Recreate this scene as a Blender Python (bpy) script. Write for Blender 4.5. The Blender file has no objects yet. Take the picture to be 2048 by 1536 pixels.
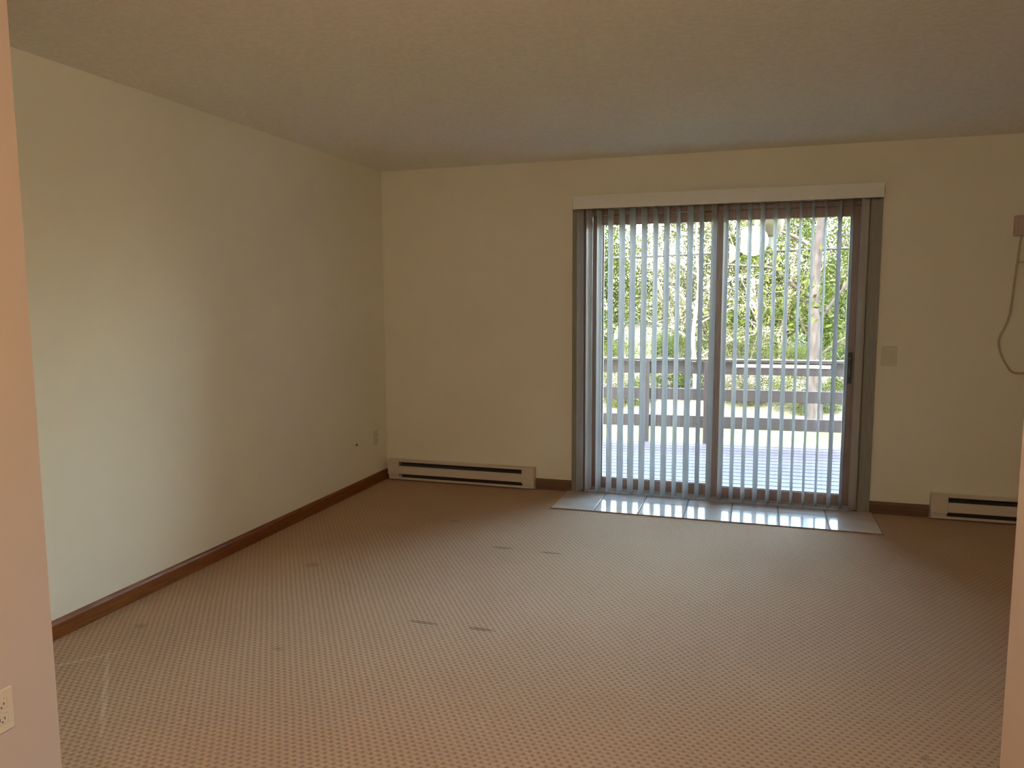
import bpy, bmesh, math, random
from mathutils import Vector, Matrix

C = bpy.context.scene.collection
S = bpy.context.scene
PI = math.pi
random.seed(7)

# ------------------------------------------------------------------ camera
CAM_F = 1538.0                      # focal length in pixels of a 2048 px wide frame
CAM_YAW, CAM_PITCH, CAM_ROLL = 0.3077, -0.1089, -0.0042
CAM_POS = Vector((2.8341, -5.5596, 1.4392))


def cam_matrix(yaw, pitch, roll, pos):
    cy, sy, cp, sp = math.cos(yaw), math.sin(yaw), math.cos(pitch), math.sin(pitch)
    fwd = Vector((-sy * cp, cy * cp, sp))
    right = Vector((cy, sy, 0))
    up = right.cross(fwd)
    r2 = right * math.cos(roll) + up * math.sin(roll)
    u2 = -right * math.sin(roll) + up * math.cos(roll)
    m = Matrix((r2, u2, -fwd)).transposed().to_4x4()
    m.translation = pos
    return m


cd = bpy.data.cameras.new('camera')
cam = bpy.data.objects.new('camera', cd)
C.objects.link(cam)
cd.sensor_width = 36.0
cd.lens = CAM_F / 2048.0 * 36.0
cd.clip_start = 0.02
cd.clip_end = 300
cam.matrix_world = cam_matrix(CAM_YAW, CAM_PITCH, CAM_ROLL, CAM_POS)
S.camera = cam

# ------------------------------------------------------------------ view, sky, sun, lamp
S.view_settings.view_transform = 'Standard'
S.view_settings.look = 'None'
S.view_settings.gamma = 1.0
S.view_settings.use_curve_mapping = False
S.view_settings.exposure = 0.0
S.cycles.use_denoising = True
S.cycles.max_bounces = 12
S.cycles.diffuse_bounces = 8
S.cycles.transparent_max_bounces = 24
S.cycles.sample_clamp_indirect = 40.0
S.cycles.caustics_reflective = False
S.cycles.caustics_refractive = False

SKY_STRENGTH = 12.5
SUN_STRENGTH = 26
SUN_ELEV, SUN_AZ = math.radians(50), math.radians(200)   # the sun stands behind the house
w = bpy.data.worlds.new('sky_world')
S.world = w
w.use_nodes = True
nt = w.node_tree
bg = nt.nodes['Background']
sky = nt.nodes.new('ShaderNodeTexSky')
sky.sky_type = 'NISHITA'
sky.sun_disc = False
sky.sun_elevation = SUN_ELEV
sky.sun_rotation = SUN_AZ
sky.air_density = 1.2
sky.dust_density = 2.0
sky.ozone_density = 1.5
tint = nt.nodes.new('ShaderNodeMix')
tint.data_type = 'RGBA'
tint.blend_type = 'MULTIPLY'
tint.inputs[0].default_value = 1.0
tint.inputs[7].default_value = (1.0, 0.94, 0.86, 1)     # hazy bright spring sky
nt.links.new(sky.outputs[0], tint.inputs[6])
nt.links.new(tint.outputs[2], bg.inputs[0])
bg.inputs[1].default_value = SKY_STRENGTH

sl = bpy.data.lights.new('sun', 'SUN')
sl.energy = SUN_STRENGTH
sl.angle = math.radians(0.6)
sl.color = (1.0, 0.96, 0.88)
sun = bpy.data.objects.new('sun', sl)
C.objects.link(sun)
sun_dir = Vector((0.25, -1.0, 0)).normalized() * math.cos(SUN_ELEV) + Vector((0, 0, math.sin(SUN_ELEV)))
sun.rotation_euler = sun_dir.to_track_quat('Z', 'Y').to_euler()
sun.location = sun_dir * 30

# warm ceiling lamp of the adjoining space behind the camera
ll = bpy.data.lights.new('lamp', 'POINT')
ll.energy = 30
ll.color = (1.0, 0.68, 0.47)
ll.shadow_soft_size = 0.16
lamp = bpy.data.objects.new('lamp', ll)
C.objects.link(lamp)
lamp.location = (2.35, -7.0, 2.15)
# whiter fill light added overhead, no real fixture, to brighten the room
l2 = bpy.data.lights.new('fill_light', 'POINT')
l2.energy = 42
l2.color = (1.0, 0.82, 0.60)
l2.shadow_soft_size = 0.20
fill_obj = bpy.data.objects.new('fill_light', l2)
C.objects.link(fill_obj)
fill_obj.location = (2.75, -5.1, 2.2)


# ------------------------------------------------------------------ helpers
def obj(name, me_or_bm, mats=None, parent=None, smooth=False):
    if isinstance(me_or_bm, bmesh.types.BMesh):
        me = bpy.data.meshes.new(name)
        bmesh.ops.recalc_face_normals(me_or_bm, faces=me_or_bm.faces[:])
        me_or_bm.to_mesh(me)
        me_or_bm.free()
    else:
        me = me_or_bm
    o = bpy.data.objects.new(name, me)
    C.objects.link(o)
    if mats is not None:
        for m in (mats if isinstance(mats, (list, tuple)) else [mats]):
            me.materials.append(m)
    if smooth:
        for f in me.polygons:
            f.use_smooth = True
    if parent:
        o.parent = parent
    return o


def tag(o, label=None, cat=None, group=None, kind=None):
    if label: o['label'] = label
    if cat: o['category'] = cat
    if group: o['group'] = group
    if kind: o['kind'] = kind
    return o


def thing(name, label, cat, loc=(0, 0, 0), rz=0.0, group=None, kind=None):
    o = bpy.data.objects.new(name, None)
    C.objects.link(o)
    o.empty_display_size = 0.1
    o.location = loc
    o.rotation_euler = (0, 0, rz)
    return tag(o, label, cat, group, kind)


def box(bm, x0, x1, y0, y1, z0, z1, bevel=0.0, mi=0):
    r = bmesh.ops.create_cube(bm, size=1.0)
    vs = r['verts']
    for v in vs:
        v.co = Vector((x0 + (v.co.x + .5) * (x1 - x0), y0 + (v.co.y + .5) * (y1 - y0), z0 + (v.co.z + .5) * (z1 - z0)))
    fs = {f for v in vs for f in v.link_faces}
    for f in fs: f.material_index = mi
    if bevel > 0:
        es = list({e for v in vs for e in v.link_edges})
        r = bmesh.ops.bevel(bm, geom=es, offset=bevel, segments=2, affect='EDGES', profile=0.5)
        for f in r['faces']: f.material_index = mi


def bx(*a, **k):
    bm = bmesh.new()
    box(bm, *a, **k)
    return bm


def prism(bm, prof, axis, a, b):
    """extrude a closed 2-D profile along an axis; prof is in the two other axes."""
    def P(u, v, t):
        return (t, u, v) if axis == 'x' else (u, t, v) if axis == 'y' else (u, v, t)
    A = [bm.verts.new(P(u, v, a)) for u, v in prof]
    B = [bm.verts.new(P(u, v, b)) for u, v in prof]
    n = len(prof)
    for i in range(n):
        bm.faces.new((A[i], A[(i + 1) % n], B[(i + 1) % n], B[i]))
    bm.faces.new(A[::-1])
    bm.faces.new(B)


def tube(bm, pts, rad, n=8, cap=True):
    pts = [Vector(p) for p in pts]
    rs = rad if isinstance(rad, (list, tuple)) else [rad] * len(pts)
    rings = []
    up = Vector((0.13, 0.27, 0.95)).normalized()
    for i, p in enumerate(pts):
        t = (pts[min(i + 1, len(pts) - 1)] - pts[max(i - 1, 0)])
        t = t.normalized() if t.length > 1e-9 else Vector((0, 0, 1))
        a = t.cross(up)
        if a.length < 1e-3: a = t.cross(Vector((1, 0, 0)))
        a.normalize()
        b = t.cross(a)
        rings.append([bm.verts.new(p + (a * math.cos(2 * PI * k / n) + b * math.sin(2 * PI * k / n)) * rs[i]) for k in range(n)])
    for i in range(len(rings) - 1):
        for k in range(n):
            bm.faces.new((rings[i][k], rings[i][(k + 1) % n], rings[i + 1][(k + 1) % n], rings[i + 1][k]))
    if cap:
        bm.faces.new(rings[0][::-1]); bm.faces.new(rings[-1])


def lathe(bm, prof, cx, cy, n=24):
    rings = []
    for r, z in prof:
        rings.append([bm.verts.new((cx + r * math.cos(2 * PI * k / n), cy + r * math.sin(2 * PI * k / n), z)) for k in range(n)])
    for i in range(len(rings) - 1):
        for k in range(n):
            bm.faces.new((rings[i][k], rings[i][(k + 1) % n], rings[i + 1][(k + 1) % n], rings[i + 1][k]))
    bm.faces.new(rings[0][::-1]); bm.faces.new(rings[-1])


# ------------------------------------------------------------------ materials
class NB:
    def __init__(s, name):
        s.m = bpy.data.materials.new(name)
        s.m.use_nodes = True
        s.t = s.m.node_tree
        s.p = s.t.nodes['Principled BSDF']
        s.out = s.t.nodes['Material Output']
        s._co = None

    def n(s, typ, **kw):
        x = s.t.nodes.new(typ)
        for k, v in kw.items(): setattr(x, k, v)
        return x

    def l(s, a, b): s.t.links.new(a, b)

    def co(s):
        if not s._co: s._co = s.n('ShaderNodeTexCoord').outputs['Object']
        return s._co

    def math(s, op, a, b=None, c=None, clamp=False):
        x = s.n('ShaderNodeMath', operation=op)
        x.use_clamp = clamp
        for i, v in enumerate((a, b, c)):
            if v is None: continue
            if isinstance(v, (int, float)): x.inputs[i].default_value = v
            else: s.l(v, x.inputs[i])
        return x.outputs[0]

    def noise(s, scale, detail=3, rough=.55, vec=None, mapscale=None):
        x = s.n('ShaderNodeTexNoise')
        x.inputs['Scale'].default_value = scale
        x.inputs['Detail'].default_value = detail
        x.inputs['Roughness'].default_value = rough
        v = vec or s.co()
        if mapscale:
            mp = s.n('ShaderNodeMapping')
            mp.inputs['Scale'].default_value = mapscale
            s.l(v, mp.inputs[0]); v = mp.outputs[0]
        s.l(v, x.inputs['Vector'])
        return x.outputs['Fac']

    def ramp(s, fac, stops):
        x = s.n('ShaderNodeValToRGB')
        e = x.color_ramp.elements
        while len(e) < len(stops): e.new(0.5)
        for i, (p, c) in enumerate(stops):
            e[i].position = p
            e[i].color = (*c, 1)
        s.l(fac, x.inputs[0])
        return x.outputs[0]

    def mix(s, fac, a, b):
        x = s.n('ShaderNodeMix', data_type='RGBA')
        for sock, v in ((x.inputs[0], fac), (x.inputs[6], a), (x.inputs[7], b)):
            if isinstance(v, (int, float)): sock.default_value = v
            elif isinstance(v, tuple): sock.default_value = (*v, 1)
            else: s.l(v, sock)
        return x.outputs[2]

    def bump(s, h, strength=.3, dist=.002):
        x = s.n('ShaderNodeBump')
        x.inputs['Strength'].default_value = strength
        x.inputs['Distance'].default_value = dist
        s.l(h, x.inputs['Height'])
        s.l(x.outputs[0], s.p.inputs['Normal'])

    def col(s, c):
        if isinstance(c, tuple): s.p.inputs['Base Color'].default_value = (*c, 1)
        else: s.l(c, s.p.inputs['Base Color'])

    def set(s, rough=None, spec=None, metal=None):
        if rough is not None: s.p.inputs['Roughness'].default_value = rough
        if spec is not None: s.p.inputs['Specular IOR Level'].default_value = spec
        if metal is not None: s.p.inputs['Metallic'].default_value = metal
        return s


def mat_paint(name, c, var=.03, rough=.6, bscale=140, bstr=.12, spec=.3):
    b = NB(name)
    f = b.noise(1.3, 3)
    b.col(b.ramp(f, [(.3, tuple(x * (1 - var) for x in c)), (.7, tuple(min(1, x * (1 + var)) for x in c))]))
    b.bump(b.noise(bscale, 3), bstr, .001)
    b.set(rough, spec)
    return b.m


def mat_wood(name, c1, c2, rough=.45, grain=(3, 40, 60), spec=.4):
    b = NB(name)
    f = b.noise(2.0, 5, .6, mapscale=grain)
    b.col(b.ramp(f, [(.3, c1), (.7, c2)]))
    b.bump(f, .1, .001)
    b.set(rough, spec)
    return b.m


def mat_ceiling():
    b = NB('ceiling_texture')
    f = b.noise(38, 4, .7)
    g = b.noise(120, 3, .6)
    h = b.math('ADD', f, b.math('MULTIPLY', g, .5))
    b.col(b.ramp(f, [(.35, (.81, .79, .70)), (.7, (.90, .88, .81))]))
    b.bump(h, .8, .008)
    b.set(.9, .1)
    return b.m


def mat_carpet():
    """woven loop carpet: staggered dark dashes, furniture dents and small stains"""
    b = NB('carpet_weave')
    sep = b.n('ShaderNodeSeparateXYZ')
    b.l(b.co(), sep.inputs[0])
    X, Y = sep.outputs[0], sep.outputs[1]
    # slight waviness of the weave
    wob = b.math('MULTIPLY', b.math('SUBTRACT', b.noise(2.2, 2), .5), .010)
    X2, Y2 = b.math('ADD', X, wob), b.math('ADD', Y, wob)
    sx = b.math('SINE', b.math('MULTIPLY', X2, PI / .0142))
    sy = b.math('SINE', b.math('MULTIPLY', Y2, PI / .0205))
    chk = b.math('MULTIPLY', sx, sy)                       # -1 .. 1 checker
    mr = b.n('ShaderNodeMapRange', interpolation_type='SMOOTHSTEP')
    b.l(chk, mr.inputs[0])
    mr.inputs[1].default_value = -.15; mr.inputs[2].default_value = .75
    dash = mr.outputs[0]
    amp = b.math('ADD', b.math('MULTIPLY', b.noise(30, 2), .8), .45, clamp=True)
    dash = b.math('MULTIPLY', dash, amp)
    # thin lighter ribs across the rows
    rib = b.math('POWER', b.math('ABSOLUTE', b.math('COSINE', b.math('MULTIPLY', Y2, PI / .0205))), 3.0)
    pile = b.noise(420, 2)
    base = b.ramp(b.noise(1.1, 3), [(.3, (.43, .255, .122)), (.7, (.48, .295, .142))])
    dark = (.20, .12, .07)
    c = b.mix(b.math('MULTIPLY', dash, .72), base, dark)
    c = b.mix(b.math('MULTIPLY', rib, .16), c, (.72, .58, .44))
    c = b.mix(b.math('MULTIPLY', pile, .22), c, (.33, .24, .17))

    def mask(cx, cy, hx, hy, slope=0.0):
        dx = b.math('ABSOLUTE', b.math('SUBTRACT', X, cx))
        yy = b.math('SUBTRACT', Y, cy)
        if slope: yy = b.math('SUBTRACT', yy, b.math('MULTIPLY', b.math('SUBTRACT', X, cx), slope))
        dy = b.math('ABSOLUTE', yy)
        m1 = b.math('SUBTRACT', 1.0, b.math('DIVIDE', dx, hx), clamp=True)
        m2 = b.math('SUBTRACT', 1.0, b.math('DIVIDE', dy, hy), clamp=True)
        return b.math('MULTIPLY', b.math('MULTIPLY', m1, m2), 2.6, clamp=True)
    dents = None
    for a in [(1.45, -1.427, .075, .02), (1.747, -1.433, .075, .02), (1.445, -2.524, .08, .017), (1.716, -2.515, .07, .019)]:
        m_ = mask(*a)
        dents = m_ if dents is None else b.math('MAXIMUM', dents, m_)
    spots = None
    for a in [(.986, -.991, .05, .035), (.552, -2.002, .05, .035), (.257, -2.922, .035, .03), (.973, -2.94, .03, .02), (3.38, -3.0, .02, .02)]:
        m_ = mask(*a)
        spots = m_ if spots is None else b.math('MAXIMUM', spots, m_)
    c = b.mix(b.math('MULTIPLY', dents, .62), c, (.15, .095, .055))
    c = b.mix(b.math('MULTIPLY', spots, .5), c, (.20, .15, .09))
    # pale flattened outline where a piece of furniture stood
    ol = b.math('MAXIMUM', mask(.552, -3.415, .30, .017, -1.05), mask(.265, -3.272, .14, .017, 1.14))
    c = b.mix(b.math('MULTIPLY', ol, .25), c, (.72, .58, .42))
    b.col(c)
    h = b.math('ADD', b.math('MULTIPLY', dash, -1.0), b.math('MULTIPLY', pile, .5))
    h = b.math('SUBTRACT', h, b.math('MULTIPLY', dents, 1.5))
    b.bump(h, .6, .003)
    b.set(.95, .08)
    b.p.inputs['Sheen Weight'].default_value = .15
    return b.m


def mat_tile():
    b = NB('glazed_tile')
    f = b.noise(6, 4)
    b.col(b.ramp(f, [(.3, (.56, .51, .45)), (.7, (.66, .61, .54))]))
    b.bump(b.noise(9, 2), .05, .004)
    b.set(.12, .30)
    return b.m


def mat_glass():
    b = NB('clear_glass')
    b.t.nodes.remove(b.p)
    tr = b.n('ShaderNodeBsdfTransparent'); tr.inputs[0].default_value = (.93, .95, .93, 1)
    gl = b.n('ShaderNodeBsdfGlossy'); gl.inputs['Roughness'].default_value = .01
    fr = b.n('ShaderNodeFresnel'); fr.inputs[0].default_value = 1.5
    mx = b.n('ShaderNodeMixShader')
    b.l(fr.outputs[0], mx.inputs[0]); b.l(tr.outputs[0], mx.inputs[1]); b.l(gl.outputs[0], mx.inputs[2])
    b.l(mx.outputs[0], b.out.inputs[0])
    return b.m


def mat_vane():
    b = NB('blind_vinyl')
    b.t.nodes.remove(b.p)
    f = b.noise(1.0, 2, mapscale=(60, 60, .4))
    c = b.ramp(f, [(.3, (.70, .69, .68)), (.7, (.77, .76, .75))])
    d = b.n('ShaderNodeBsdfDiffuse'); b.l(c, d.inputs[0])
    t = b.n('ShaderNodeBsdfTranslucent'); t.inputs[0].default_value = (.58, .58, .57, 1)
    g = b.n('ShaderNodeBsdfGlossy'); g.inputs['Roughness'].default_value = .45
    m1 = b.n('ShaderNodeMixShader'); m1.inputs[0].default_value = .30
    b.l(d.outputs[0], m1.inputs[1]); b.l(t.outputs[0], m1.inputs[2])
    m2 = b.n('ShaderNodeMixShader'); m2.inputs[0].default_value = .05
    b.l(m1.outputs[0], m2.inputs[1]); b.l(g.outputs[0], m2.inputs[2])
    b.l(m2.outputs[0], b.out.inputs[0])
    return b.m


def mat_leaf(name, stops, trans=.35):
    b = NB(name)
    b.t.nodes.remove(b.p)
    geo = b.n('ShaderNodeNewGeometry')
    f = b.math('ADD', b.math('MULTIPLY', geo.outputs['Random Per Island'], .55), b.math('MULTIPLY', b.noise(.9, 3), .5))
    c = b.ramp(f, stops)
    d = b.n('ShaderNodeBsdfDiffuse'); b.l(c, d.inputs[0])
    t = b.n('ShaderNodeBsdfTranslucent'); b.l(c, t.inputs[0])
    m1 = b.n('ShaderNodeMixShader'); m1.inputs[0].default_value = trans
    b.l(d.outputs[0], m1.inputs[1]); b.l(t.outputs[0], m1.inputs[2])
    b.l(m1.outputs[0], b.out.inputs[0])
    return b.m


def mat_ground(name, stops, scale=3.0):
    b = NB(name)
    f = b.math('ADD', b.math('MULTIPLY', b.noise(scale, 5), .6), b.math('MULTIPLY', b.noise(scale * 14, 3), .4))
    b.col(b.ramp(f, stops))
    b.bump(b.noise(60, 3), .6, .02)
    b.set(.9, .1)
    return b.m


def mat_bark(name, c1, c2):
    b = NB(name)
    f = b.noise(5, 5, .65, mapscale=(2.5, 2.5, .8))
    b.col(b.ramp(f, [(.32, c1), (.62, c2)]))
    b.bump(f, .5, .01)
    b.set(.9, .1)
    return b.m


M = {}
M['wall'] = mat_paint('cream_wall_paint', (.81, .79, .66))
M['wall_warm_lit'] = mat_paint('warm_lit_wall_paint', (.57, .45, .36))  # same wall paint, warm lamplight put into its pinker, darker colour
M['ceiling'] = mat_ceiling()
M['carpet'] = mat_carpet()
M['tile'] = mat_tile()
M['grout'] = mat_paint('tile_grout', (.20, .175, .15), rough=.9)
M['base_left'] = mat_wood('stained_oak_baseboard', (0.145, 0.041, 0.007), (0.255, 0.086, 0.018), .38, (60, 3, 60))
M['base'] = mat_wood('brown_baseboard', (.135, .075, .042), (.20, .115, .068), .4, (3, 60, 60))
M['casing'] = mat_wood('brown_door_casing', (0.236, 0.240, 0.202), (0.338, 0.348, 0.308), .4, (60, 60, 3))
M['frame'] = mat_wood('brown_door_frame', (0.225, 0.136, 0.093), (0.330, 0.216, 0.153), .38, (40, 40, 3))
M['track'] = mat_paint('aluminium_track', (0.440, 0.424, 0.400), rough=.35, spec=.6)
M['heater'] = mat_paint('heater_enamel', (.66, .60, .51), rough=.42, bstr=.02, spec=.5)
M['dark'] = mat_paint('dark_recess', (.06, .052, .042), rough=.7)
M['fin'] = mat_paint('heater_fin_metal', (.20, .19, .16), rough=.4, spec=.6)
M['plate'] = mat_paint('ivory_plastic', (.66, .63, .49), rough=.4, bstr=.0, spec=.5)
M['plate_warm'] = mat_paint('almond_plastic', (.66, .56, .40), rough=.35, bstr=.0, spec=.5)
M['beige_box'] = mat_paint('taupe_plastic', (.52, .42, .36), rough=.45, bstr=.0)
M['cord'] = mat_paint('taupe_cord', (.50, .42, .32), rough=.5, bstr=.0)
M['valance'] = mat_paint('valance_vinyl', (.78, .80, .74), rough=.45, bstr=.03, spec=.4)
M['vane'] = mat_vane()
M['clip'] = mat_paint('clip_plastic', (.7, .7, .66), rough=.4)
M['glass'] = mat_glass()
M['handle'] = mat_paint('dark_bronze_handle', (.085, .08, .065), rough=.4)
M['deck'] = mat_wood('weathered_deck_board', (0.030, 0.019, 0.024), (0.040, 0.024, 0.033), .6, (3, 30, 30))
M['rail'] = mat_wood('weathered_rail_board', (0.014, 0.008, 0.008), (0.020, 0.013, 0.012), .7, (3, 40, 40))
M['pink'] = mat_paint('pale_pink_strip', (.85, .52, .48), rough=.5)
M['siding'] = mat_paint('outside_wall', (.5, .45, .38), rough=.8)
M['lawn'] = mat_ground('lawn_grass', [(.3, (0.044, 0.073, 0.013)), (.52, (0.080, 0.112, 0.023)), (.72, (0.143, 0.167, 0.057))])
M['bank'] = mat_ground('bank_undergrowth', [(.3, (0.029, 0.035, 0.014)), (.6, (0.071, 0.064, 0.046))], 2)
M['bark'] = mat_bark('pale_bark', (0.017, 0.013, 0.012), (0.041, 0.035, 0.034))
M['twig'] = mat_bark('grey_twig', (0.079, 0.063, 0.053), (0.152, 0.129, 0.116))
M['leafA'] = mat_leaf('leaf_mid_green', [(.15, (0.007, 0.013, 0.003)), (.5, (0.021, 0.031, 0.006)), (.85, (0.049, 0.053, 0.019))])
M['leafB'] = mat_leaf('leaf_yellow_green', [(.15, (0.014, 0.021, 0.003)), (.5, (0.035, 0.043, 0.009)), (.85, (0.063, 0.065, 0.027))])
M['leafC'] = mat_leaf('leaf_pale', [(.15, (0.014, 0.018, 0.006)), (.5, (0.039, 0.041, 0.018)), (.85, (0.066, 0.064, 0.036))])
M['wire'] = mat_paint('cable_rubber', (.008, .008, .008), rough=.6)
M['feeder'] = mat_paint('tan_clay', (0.134, 0.106, 0.070), rough=.6)
M['feeder_band'] = mat_paint('pale_band', (0.324, 0.297, 0.270), rough=.5)
M['white'] = mat_paint('white_plastic', (.8, .82, .8), rough=.4)

# ------------------------------------------------------------------ room shell
H = 2.44
DX0, DX1, DZ = 1.607, 3.530, 2.085       # rough opening of the sliding door
RX = 5.25                                 # right end of the room (outside the frame)
NY = -4.0                                 # near wall line, where the fore walls end
LX, HX = 1.0, 3.29                        # the two wall ends left and right of the viewer
BY = -9.0


def struct(name, bm, m, label=None):
    o = obj(name, bm, m)
    o['kind'] = 'structure'
    if label: o['label'] = label
    return o


bm = bmesh.new()
WT = .16
box(bm, -.2, DX0, 0, WT, -.55, H + .05)
box(bm, DX1, RX + .2, 0, WT, -.55, H + .05)
box(bm, DX0, DX1, 0, WT, DZ, H + .05)
box(bm, DX0, DX1, 0, WT, -.55, -.035)
struct('wall_back', bm, M['wall'])
struct('wall_upper_sun_block', bx(-3.0, 8.5, 0, WT, H + .05, 5.3), M['siding'])  # unseen tall wall, added to keep the sun off deck and railing
struct('wall_left', bx(-.2, 0, NY - .12, 0, -.1, H + .05), M['wall'])
struct('wall_right', bx(RX, RX + .2, NY - .12, 0, -.1, H + .05), M['wall'])
struct('wall_hall_left', bx(-.2, LX, BY - .1, NY, -.1, H + .05), M['wall_warm_lit'])
struct('wall_hall_right', bx(HX, RX + .2, BY - .1, NY, -.1, H + .05), M['wall_warm_lit'])
struct('wall_hall_end', bx(LX, HX, BY - .1, BY, -.1, H + .05), M['wall_warm_lit'])
struct('ceiling', bx(-.2, RX + .2, BY - .1, 0, H, H + .12), M['ceiling'])
struct('floor', bx(-.2, RX + .2, BY - .1, 0, -.1, 0), M['carpet'])

# baseboards
def base_profile(h=.083, t=.013):
    return [(0, 0), (t, 0), (t, h - .018), (t - .003, h - .008), (t - .007, h - .002), (t - .010, h), (0, h)]


bm = bmesh.new()
prism(bm, [(u, z) for u, z in base_profile()], 'y', NY, -.0005)
struct('baseboard_left', bm, M['base_left'])
for nm, a, b_ in (('baseboard_back', 1.2585, 1.5375), ('baseboard_back_right', 3.5925, 3.9525)):
    bm = bmesh.new()
    prism(bm, [(-u, z) for u, z in base_profile()], 'x', a, b_)
    struct(nm, bm, M['base'])

# entry tiles: one strip, seven wide, two deep, separated by grout grooves
bm = bmesh.new()
box(bm, 1.503, 3.612, -.512, -.0135, -.004, .0035, mi=1)
for k in range(7):
    x0 = 1.505 + .3005 * k
    for y0, y1 in ((-.5085, -.1955), (-.1895, -.0145)):
        box(bm, x0 + .0035, x0 + .297, y0, y1, -.003, .0075, bevel=.0018)
tl = struct('trim_1', bm, [M['tile'], M['grout']], 'strip of glossy tan floor tiles in front of the sliding door')

# door casing (trim around the opening)
bm = bmesh.new()
for a, b_ in ((1.5385, DX0 + .002), (DX1 - .012, 3.591)):
    box(bm, a, b_, -.0165, 0, .0, DZ + .055, bevel=.003)
box(bm, 1.5385, 3.591, -.0165, 0, DZ + .001, DZ + .06, bevel=.003)
struct('trim_2', bm, M['casing'], 'brown wooden casing around the sliding door')

# ------------------------------------------------------------------ sliding door
door = thing('door_1', 'brown framed sliding patio door of two glass panels', None, (2.57, .0, 0), kind='structure')


def dpart(name, bm, m, parent=door):
    off = Vector((2.57, 0, 0))
    if parent is door:
        for v in bm.verts: v.co -= off
    o = obj(name, bm, m, parent)
    return o


bm = bmesh.new()
e = .001
box(bm, DX0 + e, 1.662, .012, .135, -.034, DZ - e, bevel=.002)
box(bm, 3.488, DX1 - e, .012, .135, -.034, DZ - e, bevel=.002)
box(bm, 1.662, 3.488, .012, .135, 2.045, DZ - e, bevel=.002)
# stop beads on the jambs
box(bm, 1.662, 1.668, .072, .080, .02, 2.045)
dpart('door_frame', bm, M['frame'])
bm = bmesh.new()
box(bm, 1.662, 3.488, -.012, .15, -.034, .012, bevel=.002)
box(bm, 1.662, 3.488, .050, .054, .012, .024)
box(bm, 1.662, 3.488, .100, .104, .012, .024)
dpart('threshold', bm, M['track'])


def panel(x0, x1, y0, y1, name):
    bm = bmesh.new()
    sw = .074
    z0, z1 = .026, 2.044
    box(bm, x0, x0 + sw, y0, y1, z0, z1, bevel=.003)
    box(bm, x1 - sw, x1, y0, y1, z0, z1, bevel=.003)
    box(bm, x0 + sw, x1 - sw, y0, y1, z0, .100, bevel=.003)
    box(bm, x0 + sw, x1 - sw, y0, y1, 1.985, z1, bevel=.003)
    o = dpart(name, bm, M['frame'])
    ym = (y0 + y1) / 2
    g = bx(x0 + sw - .004, x1 - sw + .004, ym - .003, ym + .003, .097, 1.988)
    for v in g.verts: v.co -= Vector((2.57, 0, 0))
    obj('glass_pane', g, M['glass'], o)
    # thin pale glazing bead around the glass
    bd = bmesh.new()
    yi, yo = y1 - .001, y1 + .004
    box(bd, x0 + sw - .001, x0 + sw + .006, ym + .003, yo, .100, 1.985)
    box(bd, x1 - sw - .006, x1 - sw + .001, ym + .003, yo, .100, 1.985)
    box(bd, x0 + sw, x1 - sw, ym + .003, yo, .099, .106)
    box(bd, x0 + sw, x1 - sw, ym + .003, yo, 1.979, 1.986)
    for v in bd.verts: v.co -= Vector((2.57, 0, 0))
    q = obj('glazing_bead', bd, M['track'], o)
    q['label'] = 'pale glazing bead'
    return o


pl = panel(1.669, 2.612, .086, .116, 'fixed_panel')
pr = panel(2.537, 3.486, .036, .066, 'sliding_panel')
bm = bmesh.new()
box(bm, 3.425 - 2.57, 3.452 - 2.57, .022, .0355, .87, 1.08, bevel=.004)
tube(bm, [(3.438 - 2.57, .024, .90), (3.438 - 2.57, .002, .915), (3.438 - 2.57, -.004, .975), (3.438 - 2.57, .002, 1.035), (3.438 - 2.57, .024, 1.05)], .007, 10)
h_ = obj('door_handle', bm, M['handle'], pr)
h_['label'] = 'dark handle'

# ------------------------------------------------------------------ vertical blind
VY = -.066
blind = thing('vertical_blind', 'pale vertical blind with narrow vanes hanging open across the sliding door', 'blind', (2.57, VY, 2.17))


def bpart(name, bm, m):
    for v in bm.verts: v.co -= Vector((2.57, VY, 2.17))
    return obj(name, bm, m, blind)


bm = bmesh.new()
box(bm, 1.566, 3.578, -.128, -.122, 2.076, 2.168, bevel=.0015)
box(bm, 1.566, 1.572, -.122, -.0005, 2.076, 2.168, bevel=.001)
box(bm, 3.572, 3.578, -.122, -.0005, 2.076, 2.168, bevel=.001)
box(bm, 1.572, 3.572, -.122, -.0005, 2.163, 2.168)
# raised lips along the top and bottom edges of the front
box(bm, 1.566, 3.578, -.1295, -.1275, 2.076, 2.081, bevel=.0005)
box(bm, 1.566, 3.578, -.1295, -.1275, 2.163, 2.168, bevel=.0005)
bpart('valance', bm, M['valance'])
bm = bmesh.new()
box(bm, 1.58, 3.565, VY - .022, VY + .022, 2.118, 2.150, bevel=.003)
bpart('headrail', bm, M['clip'])

VANES = [(1.607, 67.5), (1.672, 69.0), (1.745, 74.8), (1.825, 73.8), (1.908, 69.8), (1.983, 69.0), (2.064, 69.8),
         (2.142, 74.2), (2.218, 69.8), (2.297, 75.2), (2.378, 67.5), (2.454, 74.0), (2.537, 67.0), (2.615, 69.2),
         (2.693, 74.2), (2.769, 73.8), (2.851, 68.5), (2.931, 73.2), (3.010, 71.8), (3.089, 76.8), (3.167, 77.2),
         (3.245, 77.8), (3.329, 67.0), (3.400, 72.5), (3.479, 50.5)]
VW, VT, VSAG = .089, .0011, .0075


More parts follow.
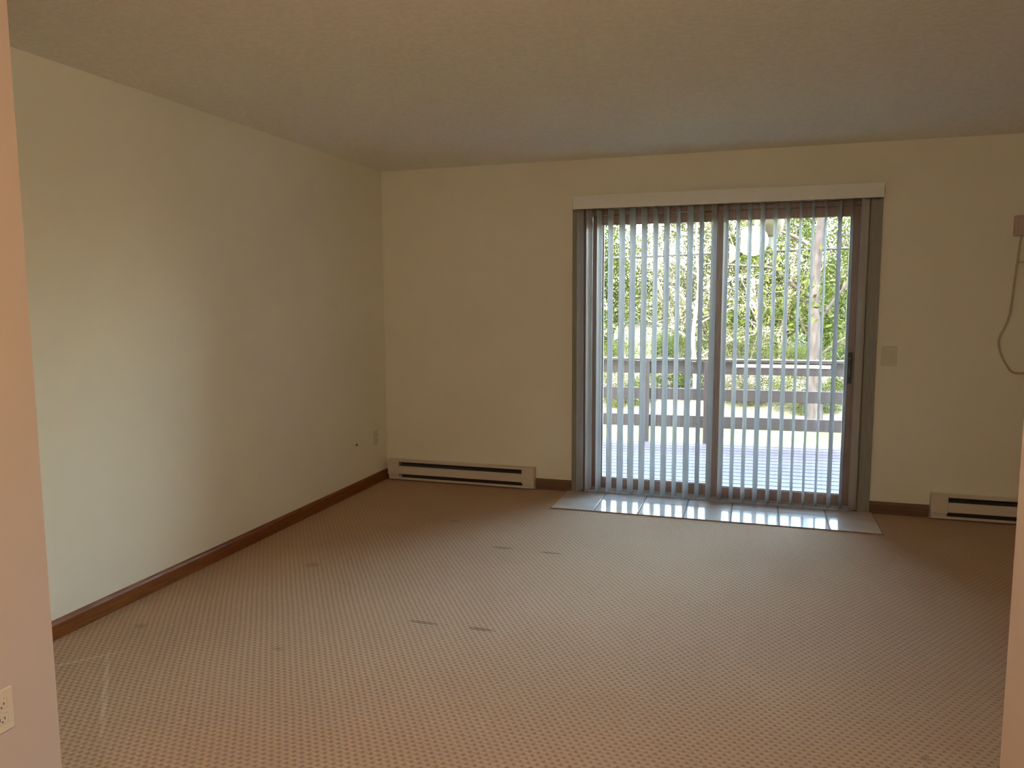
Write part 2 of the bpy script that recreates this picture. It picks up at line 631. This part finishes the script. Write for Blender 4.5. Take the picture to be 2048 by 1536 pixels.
def vane_mesh():
    bm = bmesh.new()
    n = 8
    rows = [2.098, 2.06, 1.6, 1.1, .6, .15, .028]
    grid = []
    for side in (0, 1):
        g = []
        for z in rows:
            r = []
            for i in range(n + 1):
                u = -1 + 2 * i / n
                sag = VSAG * (1 - u * u) - VSAG * .5
                r.append(bm.verts.new((u * VW / 2, sag + (VT / 2 if side else -VT / 2), z - 2.17)))
            g.append(r)
        grid.append(g)
    for side in (0, 1):
        g = grid[side]
        for j in range(len(rows) - 1):
            for i in range(n):
                q = (g[j][i], g[j][i + 1], g[j + 1][i + 1], g[j + 1][i])
                bm.faces.new(q if side == 0 else q[::-1])
    a, b2 = grid
    for j in range(len(rows) - 1):
        bm.faces.new((a[j][0], a[j + 1][0], b2[j + 1][0], b2[j][0]))
        bm.faces.new((a[j + 1][n], a[j][n], b2[j][n], b2[j + 1][n]))
    for i in range(n):
        bm.faces.new((a[0][i + 1], a[0][i], b2[0][i], b2[0][i + 1]))
        bm.faces.new((a[-1][i], a[-1][i + 1], b2[-1][i + 1], b2[-1][i]))
    return bm


v0 = obj('vane', vane_mesh(), M['vane'], blind, smooth=True)
bm = bmesh.new()
box(bm, -.006, .006, -.004, .004, 2.092 - 2.17, 2.117 - 2.17, bevel=.001)
c0 = obj('hanger_clip', bm, M['clip'], v0)
for i, (x, ang) in enumerate(VANES):
    if i == 0:
        v, c = v0, c0
    else:
        v = v0.copy(); C.objects.link(v); v.parent = blind
        c = c0.copy(); C.objects.link(c); c.parent = v
    v.location = (x - 2.57, 0, 0)
    v.rotation_euler = (random.uniform(-.0012, .0012), random.uniform(-.0015, .0015), math.radians(ang))
    v.scale = (1, 1, 1 + random.uniform(-.002, .003))

# ------------------------------------------------------------------ baseboard heaters
def heater(name, label, x0, x1, group):
    t = thing(name, label, 'heater', ((x0 + x1) / 2, -.03, 0), group=group)
    off = Vector(((x0 + x1) / 2, -.03, 0))

    def hp(nm, bm, m):
        for v in bm.verts: v.co -= off
        return obj(nm, bm, m, t)
    Y0 = -.064
    capw = .098
    bm = bmesh.new()                                   # back pan with curled top and bottom lip
    box(bm, x0 + .002, x1 - .002, -.004, -.0005, .012, .168)
    box(bm, x0 + .002, x1 - .002, Y0 + .006, -.004, .162, .168, bevel=.001)
    box(bm, x0 + capw, x1 - capw, Y0 + .002, Y0 + .006, .153, .168, bevel=.001)
    box(bm, x0 + .012, x1 - .012, Y0 + .012, -.004, .010, .016)
    box(bm, x0 + .012, x1 - .012, Y0 + .010, Y0 + .014, .010, .027, bevel=.001)
    hp('back_pan', bm, M['heater'])
    bm = bmesh.new()                                   # front cover
    prism(bm, [(Y0, .060), (Y0, .113), (Y0 + .010, .120), (Y0 + .010, .117), (Y0 + .003, .112), (Y0 + .003, .060), (Y0 + .006, .057), (Y0 + .003, .055)],
          'x', x0 + capw - .002, x1 - capw + .002)
    hp('front_cover', bm, M['heater'])
    for a, b_ in ((x0, x0 + capw), (x1 - capw, x1)):
        bm = bmesh.new()
        box(bm, a, b_, Y0 - .001, -.0006, .047, .170, bevel=.003)
        box(bm, a + .004, b_ - .004, Y0 + .012, -.0006, .012, .047)
        hp('end_cap', bm, M['heater'])
    bm = bmesh.new()
    tube(bm, [(x0 + capw, -.034, .105), (x1 - capw, -.034, .105)], .008, 8)
    nf = int((x1 - x0 - 2 * capw) / .012)
    for i in range(nf):
        xx = x0 + capw + .01 + i * .012
        box(bm, xx, xx + .0008, -.056, -.010, .078, .134)
    hp('heating_element', bm, M['fin'])
    bm = bmesh.new()
    box(bm, x0 + capw, x1 - capw, -.0065, -.0042, .012, .158)  # dark sheet behind the fins, paints the shade inside the slots
    hp('slot_shade_sheet', bm, M['dark'])
    return t


G = 'baseboard heaters along the back wall'
heater('baseboard_heater', 'long beige baseboard heater in the left corner, against the brown baseboard', .034, 1.2575, G)
heater('baseboard_heater', 'beige baseboard heater right of the sliding door, cut by the picture edge', 3.954, 5.18, G)


# ------------------------------------------------------------------ wall plates
def outlet(label, loc, rz, m, name='wall_outlet', cat='outlet'):
    """duplex outlet; local x across, -y out of the wall, z up"""
    t = thing(name, label, cat, loc, rz)
    obj('cover_plate', bx(-.035, .035, -.006, -.0003, -.057, .057, bevel=.0025), m, t)
    for s in (-1, 1):
        bm = bmesh.new()
        box(bm, -.017, .017, -.0085, -.0055, s * .0195 - .014, s * .0195 + .014, bevel=.0025)
        r = obj('receptacle', bm, m, t)
        bm = bmesh.new()
        box(bm, -.008, -.0055, -.0089, -.0083, s * .0195 - .003, s * .0195 + .006)
        box(bm, .0055, .008, -.0089, -.0083, s * .0195 - .002, s * .0195 + .005)
        tube(bm, [(0, -.0083, s * .0195 - .007), (0, -.0089, s * .0195 - .007)], .0024, 8)
        obj('slot', bm, M['dark'], r)
    bm = bmesh.new()
    tube(bm, [(0, -.0055, 0), (0, -.0072, 0)], .0032, 10)
    obj('screw', bm, m, t)
    return t


outlet('almond duplex outlet on the near left wall end, bottom left corner of the photo', (LX, -4.168, .387), PI / 2, M['plate_warm'])
outlet('ivory outlet low on the left wall, just before the far corner', (0, -.192, .366), PI / 2, M['plate'])
t = thing('cable_jack', 'small dark wall jack low on the left wall beside the ivory outlet', 'jack', (0, -.505, .364), PI / 2)
bm = bmesh.new(); tube(bm, [(0, -.0003, 0), (0, -.0025, 0)], .013, 16)
obj('escutcheon', bm, M['wall'], t)
bm = bmesh.new(); tube(bm, [(0, -.0025, 0), (0, -.010, 0), (0, -.014, 0)], [.007, .0055, .004], 10)
obj('connector', bm, M['dark'], t)

t = thing('light_switch', 'cream light switch plate on the back wall, right of the door casing', 'switch', (3.668, 0, 1.063))
obj('cover_plate', bx(-.047, .047, -.006, -.0003, -.065, .065, bevel=.0025), M['plate'], t)
for s in (-1, 1):
    obj('switch_surround', bx(s * .023 - .012, s * .023 + .012, -.0072, -.0055, -.026, .026, bevel=.001), M['plate'], t)
    obj('toggle', bx(s * .023 - .004, s * .023 + .004, -.015, -.006, -.004, .010, bevel=.0015), M['plate'], t)

t = thing('wall_box', 'small taupe plastic box with hanging cord, high on back wall at right edge', 'box', (4.40, 0, 1.88))
obj('housing', bx(-.068, .12, -.05, -.0005, -.06, .062, bevel=.006), M['beige_box'], t)
obj('cover_seam', bx(-.055, .107, -.053, -.049, -.046, .048, bevel=.003), M['beige_box'], t)
pts = [(-.022, -.02, -.058), (-.026, -.014, -.085), (-.035, -.010, -.22), (-.045, -.009, -.36), (-.055, -.009, -.52), (-.075, -.009, -.61), (-.106, -.009, -.69),
       (-.104, -.009, -.75), (-.085, -.009, -.81), (-.064, -.009, -.85), (-.035, -.009, -.895), (-.005, -.009, -.911), (.036, -.009, -.911), (.08, -.009, -.90), (.10, -.009, -.86)]


def smooth_path(P, n=5):
    P = [Vector(p) for p in P]
    out = []
    for i in range(len(P) - 1):
        p0, p1, p2, p3 = P[max(i - 1, 0)], P[i], P[i + 1], P[min(i + 2, len(P) - 1)]
        for k in range(n):
            u = k / n
            out.append(.5 * ((2 * p1) + (p2 - p0) * u + (2 * p0 - 5 * p1 + 4 * p2 - p3) * u * u + (3 * p1 - p0 - 3 * p2 + p3) * u ** 3))
    out.append(P[-1])
    return out


bm = bmesh.new(); tube(bm, smooth_path(pts), .0062, 8)
obj('cord', bm, M['cord'], t, smooth=True)
bm = bmesh.new(); tube(bm, [(-.036, -.009, -.222), (.0, -.008, -.220), (.12, -.008, -.219)], .0045, 8)
obj('cord_clip', bm, M['cord'], t)

# ------------------------------------------------------------------ outside: deck, railing, lawn
LZ = -.42
DA = math.radians(3.2)           # the deck front and rail run slightly askew to the wall
bm = bmesh.new()
y = .17
k = 0
while y < 2.80:
    bw = .127
    # deck boards follow the wall near the house and the rail at the far side
    f = (y - .17) / 2.65
    sl = math.tan(DA) * f
    prof = [(-1.2, y + sl * (-1.2 - 1.2)), (6.6, y + sl * (6.6 - 1.2)), (6.6, y + bw + sl * (6.6 - 1.2)), (-1.2, y + bw + sl * (-1.2 - 1.2))]
    A = [bm.verts.new((px, py, -.138)) for px, py in prof]
    B = [bm.verts.new((px, py, -.100)) for px, py in prof]
    for i in range(4): bm.faces.new((A[i], A[(i + 1) % 4], B[(i + 1) % 4], B[i]))
    bm.faces.new(A[::-1]); bm.faces.new(B)
    y += .140
    k += 1
box(bm, -1.2, 6.6, .17, .21, -.30, -.139)
for jx in (-1.1, .3, 1.7, 3.1, 4.5, 5.9):
    box(bm, jx, jx + .04, .21, 2.55, -.32, -.139)
    for jy in (.3, 2.3):
        box(bm, jx - .03, jx + .07, jy, jy + .1, LZ - .05, -.32)
deck = struct('trim_deck', bm, M['deck'], 'grey wooden deck of narrow boards outside the door')

rail = thing('deck_railing', 'weathered brown wooden railing of three boards along the deck edge', 'railing', (2.57, 2.895, -.1), DA)


def rp(nm, bm, m, label=None):
    o = obj(nm, bm, m, rail)
    if label: o['label'] = label
    return o


rp('cap_board', bx(-3.6, 4.0, -.05, .09, .880, .903, bevel=.003), M['rail'])
for z0, z1 in ((.742, .872), (.457, .582), (.158, .288)):
    rp('rail_board', bx(-3.6, 4.0, -.019, .019, z0, z1, bevel=.004), M['rail'])
for px in (-3.3, -1.90, -.872, -.258, 1.62, 2.9):
    rp('post', bx(px, px + .042, -.075, -.020, -.03, .879, bevel=.003), M['rail'])
rp('pink_strip', bx(.06, 1.0, -.026, -.0195, .822, .856, bevel=.002), M['pink'], 'pale pink strip along the top board')  # thin pale pink batten on the inner face of the top board

bm = bmesh.new()
NXg, NYg = 30, 22
gv = []


def gz(x, y):
    if y < 6.2: return LZ
    f = min(1, (y - 6.2) / 12)
    return LZ + 1.2 * f * f * (3 - 2 * f) + .06 * math.sin(x * 1.3) * f


ys = [.17, 1.5, 3, 4, 5, 5.6, 6.2, 6.8, 7.4, 8, 8.7, 9.4, 10.2, 11, 12, 13.2, 15, 18, 24, 40]
for yy in ys:
    gv.append([bm.verts.new((-22 + 50 * i / NXg, yy, gz(-22 + 50 * i / NXg, yy))) for i in range(NXg + 1)])
for j in range(len(ys) - 1):
    for i in range(NXg):
        f = bm.faces.new((gv[j][i], gv[j][i + 1], gv[j + 1][i + 1], gv[j + 1][i]))
        f.material_index = 0 if ys[j] < 6.0 else 1
lawn = struct('trim_lawn', bm, [M['lawn'], M['bank']], 'sunlit lawn and rising bank beyond the deck')


# ------------------------------------------------------------------ trees and shrubs
def leaf_mesh(name, n, rx, ry, z0, z1, size, seed, hollow=.0, clusters=0):
    rnd = random.Random(seed)
    V, F = [], []
    cl = []
    for _ in range(clusters):
        a = rnd.uniform(0, 2 * PI); r = math.sqrt(rnd.random()); h = rnd.random()
        cl.append((r * math.cos(a) * rx * .9, r * math.sin(a) * ry * .9, z0 + (z1 - z0) * h, rnd.uniform(.22, .5)))
    for _ in range(n):
        if cl:
            cx, cy, cz, cr = rnd.choice(cl)
            d = Vector((rnd.gauss(0, 1), rnd.gauss(0, 1), rnd.gauss(0, .8)))
            p = Vector((cx, cy, cz)) + d * cr * .55
        else:
            p = Vector((rnd.uniform(-rx, rx), rnd.uniform(-ry, ry), rnd.uniform(z0, z1)))
        if p.z < .02: p.z = rnd.uniform(.02, .3)
        s = size * rnd.uniform(.55, 1.35)
        a = Vector((rnd.gauss(0, 1), rnd.gauss(0, 1), rnd.gauss(0, 1))).normalized()
        b = a.cross(Vector((rnd.gauss(0, 1), rnd.gauss(0, 1), rnd.gauss(0, 1)))).normalized()
        i = len(V)
        cdir = a.cross(b)
        V += [p - a * s, p + b * s * .42 + cdir * s * .12, p + a * s, p - b * s * .42 + cdir * s * .12]
        F.append((i, i + 1, i + 2, i + 3))
    me = bpy.data.meshes.new(name)
    me.from_pydata([tuple(v) for v in V], [], F)
    return me


def branch_mesh(n, h, spread, seed, r0=.03, base_r=.12, twigs=3):
    rnd = random.Random(seed)
    bm = bmesh.new()
    for _ in range(n):
        a = rnd.uniform(0, 2 * PI)
        x = base_r * math.cos(a); y_ = base_r * math.sin(a)
        hh = h * rnd.uniform(.6, 1.0)
        dx, dy = math.cos(a) * spread * rnd.uniform(.3, 1), math.sin(a) * spread * rnd.uniform(.3, 1)
        P, Rr = [], []
        jx = jy = 0
        for k in range(6):
            u = k / 5
            jx += rnd.uniform(-.08, .08); jy += rnd.uniform(-.08, .08)
            P.append((x + dx * u ** 1.3 + jx * (u > 0), y_ + dy * u ** 1.3 + jy * (u > 0), hh * u - (.08 if k == 0 else 0)))
            Rr.append(r0 * (1 - .8 * u))
        tube(bm, P, Rr, 6)
        for _t in range(twigs):
            k = rnd.randint(1, 4)
            p = Vector(P[k])
            d = Vector((rnd.uniform(-1, 1), rnd.uniform(-1, 1), rnd.uniform(-.15, .8))).normalized() * rnd.uniform(.4, 1.1)
            q = p + d * .5 + Vector((0, 0, rnd.uniform(-.05, .1)))
            tube(bm, [p, q, p + d], [Rr[k] * .6, Rr[k] * .4, .003], 5)
    return bm


def shrub(proto, label, x, y_, s, sz, rz, group):
    if proto.get('used'):
        o = proto['root'].copy(); C.objects.link(o)
        for ch in proto['kids']:
            c = ch.copy(); C.objects.link(c); c.parent = o
    else:
        o = proto['root']; proto['used'] = True
    o.location = (x, y_, gz(x, y_) - .05)
    o.rotation_euler = (0, 0, rz)
    o.scale = (s, s, sz)
    tag(o, label, proto['cat'], group)
    return o


protos = []
for i, (nl, rx, h, size, lm) in enumerate([(26000, 1.5, 3.1, .036, 'leafA'), (24000, 1.35, 3.3, .033, 'leafB'), (17000, 1.5, 3.4, .035, 'leafC')]):
    root = thing('leafy_shrub', '', 'shrub')
    me = leaf_mesh('foliage', nl, rx, rx * .8, .15, h, size, 11 + i, clusters=70)
    f = obj('foliage', me, M[lm], root)
    bnc = obj('branches', branch_mesh(9, h * .98, rx * .9, 31 + i, .032, .15, 6), M['twig'], root)
    protos.append({'root': root, 'kids': [f, bnc], 'cat': 'shrub'})

GS = 'shrubs on the bank beyond the deck railing'
FR = [(-4.2, 12.4, 1, 'yellow green shrub outside, at the far left of the front row of shrubs'),
      (-1.3, 12.0, 0, 'mid green shrub outside behind the left end of the deck railing'),
      (1.4, 12.6, 2, 'pale thin leaved shrub outside behind the middle of the left glass panel'),
      (3.3, 12.1, 0, 'mid green shrub outside directly behind the centre door stile'),
      (5.4, 12.5, 1, 'yellow green shrub outside behind the right glass panel, around the pale trunk'),
      (8.0, 12.2, 0, 'mid green shrub outside, at the far right of the front row of shrubs')]
for i, (x, yy, pi_, lab) in enumerate(FR):
    shrub(protos[pi_], lab, x, yy, random.uniform(1.02, 1.12), random.uniform(1.02, 1.1), random.uniform(0, 6), GS)
BKL = 'leafy shrub of the tall back row behind the nearer shrubs, light green'
for i, x in enumerate((-7.6, -4.9, -2.3, .4, 3.0, 5.6, 8.2)):
    shrub(protos[(i + 1) % 3], BKL, x, 17.2 + .5 * ((i * 7) % 3), 1.3, 1.18, 1.3 * i, 'tall shrubs of the back row')
LOWL = 'low bushy shrub at the foot of the bank, seen between the railing boards'
for i, x in enumerate((-2.6, -1.5, -.5, .6, 1.5, 2.6, 3.6, 4.6, 5.7)):
    shrub(protos[(i * 2 + 1) % 3], LOWL, x, 7.7 + .45 * ((i * 5) % 3), .42, .33 + .03 * (i % 3), 2.1 * i, 'low shrubs at the foot of the bank')

# pale trunk with side limbs behind the right panel
TX, TY = 3.66, 6.0
root = thing('pale_tree', 'pale barked tree with crooked limbs beyond the railing, seen through right panel', 'tree', (TX, TY, LZ))
bm = bmesh.new()
tube(bm, smooth_path([(.02, 0, -.08), (.0, 0, .25), (-.03, 0, .8), (-.055, 0, 1.4), (-.07, .02, 1.9), (-.06, .02, 2.3), (-.02, .0, 2.9), (.02, 0, 3.6)], 4),
     [.11 - .0022 * k for k in range(29)], 12)
obj('trunk', bm, M['bark'], root, smooth=True)
for P, r in [([(-.07, .02, 1.86), (-.22, -.02, 1.95), (-.42, -.05, 2.1), (-.62, -.1, 2.28), (-1.1, -.15, 2.33), (-1.6, -.2, 2.36)], .04),
             ([(-.06, .02, 1.75), (-.3, .1, 1.86), (-.7, .15, 1.87), (-1.3, .2, 1.9)], .022),
             ([(-.05, .02, 1.2), (-.25, .05, 1.6), (-.3, .05, 2.3), (-.35, .1, 3.0)], .018),
             ([(-.05, .02, 1.5), (.2, .02, 1.85), (.45, .0, 2.3), (.6, 0, 3.0)], .035),
             ([(-.05, .02, 1.0), (.25, .02, 1.25), (.6, .0, 1.5), (.9, 0, 2.0)], .022),
             ([(-.04, .0, 2.5), (-.4, .05, 2.75), (-.9, .1, 2.9), (-1.5, .1, 3.3)], .03)]:
    bm = bmesh.new()
    Q = smooth_path(P, 4)
    tube(bm, Q, [r * (1 - .75 * k / len(Q)) for k in range(len(Q))], 8)
    rnd = random.Random(int(r * 1e4))
    for _ in range(7):
        k = rnd.randint(3, len(Q) - 2)
        d = Vector((rnd.uniform(-1, 1), rnd.uniform(-.6, .6), rnd.uniform(-.3, 1))).normalized() * rnd.uniform(.25, .6)
        tube(bm, [Q[k], Q[k] + d * .5 + Vector((0, 0, .03)), Q[k] + d], [r * .35, r * .22, .002], 5)
    obj('limb', bm, M['bark'], root, smooth=True)
me = leaf_mesh('foliage', 2600, 1.5, .8, 1.3, 3.7, .042, 77, clusters=34)
obj('foliage', me, M['leafB'], root)

# thin leaning sapling left of the pale tree, and bare twiggy tree behind the left panel
root = thing('bare_tree', 'thin grey tree with tangled bare twigs beyond the railing, seen through left panel', 'tree', (1.9, 6.9, gz(1.9, 6.9) - .02))
bm = bmesh.new()
tube(bm, smooth_path([(0, 0, -.05), (.03, 0, .6), (-.02, .02, 1.3), (.05, 0, 2.0), (.0, 0, 2.8), (.05, 0, 3.6)], 4), [.045 - .0018 * k for k in range(21)], 8)
obj('trunk', bm, M['twig'], root)
rnd = random.Random(5)
for i in range(9):
    bm = bmesh.new()
    z = .9 + .27 * i
    d = Vector(((-1) ** i * rnd.uniform(.5, 1.3), rnd.uniform(-.4, .4), rnd.uniform(.1, .6)))
    P = [Vector((0.01, 0, z)), Vector((0, 0, z)) + d * .4 + Vector((0, 0, .06)), Vector((0, 0, z)) + d * .75, Vector((0, 0, z)) + d + Vector((0, 0, -.05))]
    Q = smooth_path(P, 4)
    tube(bm, Q, [.016 * (1 - .8 * k / len(Q)) for k in range(len(Q))], 6)
    for _ in range(9):
        k = rnd.randint(2, len(Q) - 1)
        e2 = Vector((rnd.uniform(-1, 1), rnd.uniform(-.5, .5), rnd.uniform(-.5, .8))).normalized() * rnd.uniform(.2, .5)
        tube(bm, [Q[k], Q[k] + e2 * .5 + Vector((0, 0, .02)), Q[k] + e2], [.006, .004, .002], 4)
    obj('limb', bm, M['twig'], root)

# overhead cable
t = thing('overhead_cable', 'dark cable strung level across the view above the deck railing', 'cable', (2.0, 6.3, 2.085))
bm = bmesh.new()
tube(bm, [(-12, 0, -.30), (-6, 0, -.20), (-1.3, 0, -.013), (0, 0, .022), (2.1, 0, .055), (6, 0, .06), (12, 0, .02)], .020, 8)
obj('cable', bm, M['wire'], t)
for sx in (-12, 12):
    bm = bmesh.new(); tube(bm, [(sx, 0, -2.6 + (.0)), (sx, 0, .15)], .07, 10)
    obj('cable_post', bm, M['twig'], t)

# rounded hanging container under the eave
FX, FY = 2.907, 1.0
t = thing('hanging_feeder', 'tan rounded container hanging outside behind top of right glass panel', 'bird feeder', (FX, FY, 2.165))
bm = bmesh.new()
lathe(bm, [(.03, .02), (.085, .0), (.108, -.05), (.112, -.12), (.105, -.17), (.085, -.212), (.07, -.232), (.05, -.236)], 0, 0, 28)
obj('bowl', bm, M['feeder'], t, smooth=True)
bm = bmesh.new()
lathe(bm, [(.05, -.2365), (.062, -.240), (.062, -.252), (.05, -.256), (.05, -.264), (.040, -.27), (.040, -.305), (.03, -.312)], 0, 0, 24)
obj('perch', bm, M['feeder_band'], t, smooth=True)
bm = bmesh.new()
tube(bm, [(0, 0, .02), (0, 0, .636)], .004, 6)
obj('hanging_wire', bm, M['wire'], t)
# eave board the wire hangs from
struct('trim_eave', bx(-1.2, 6.6, WT, 1.25, 2.80, 2.86), M['siding'])
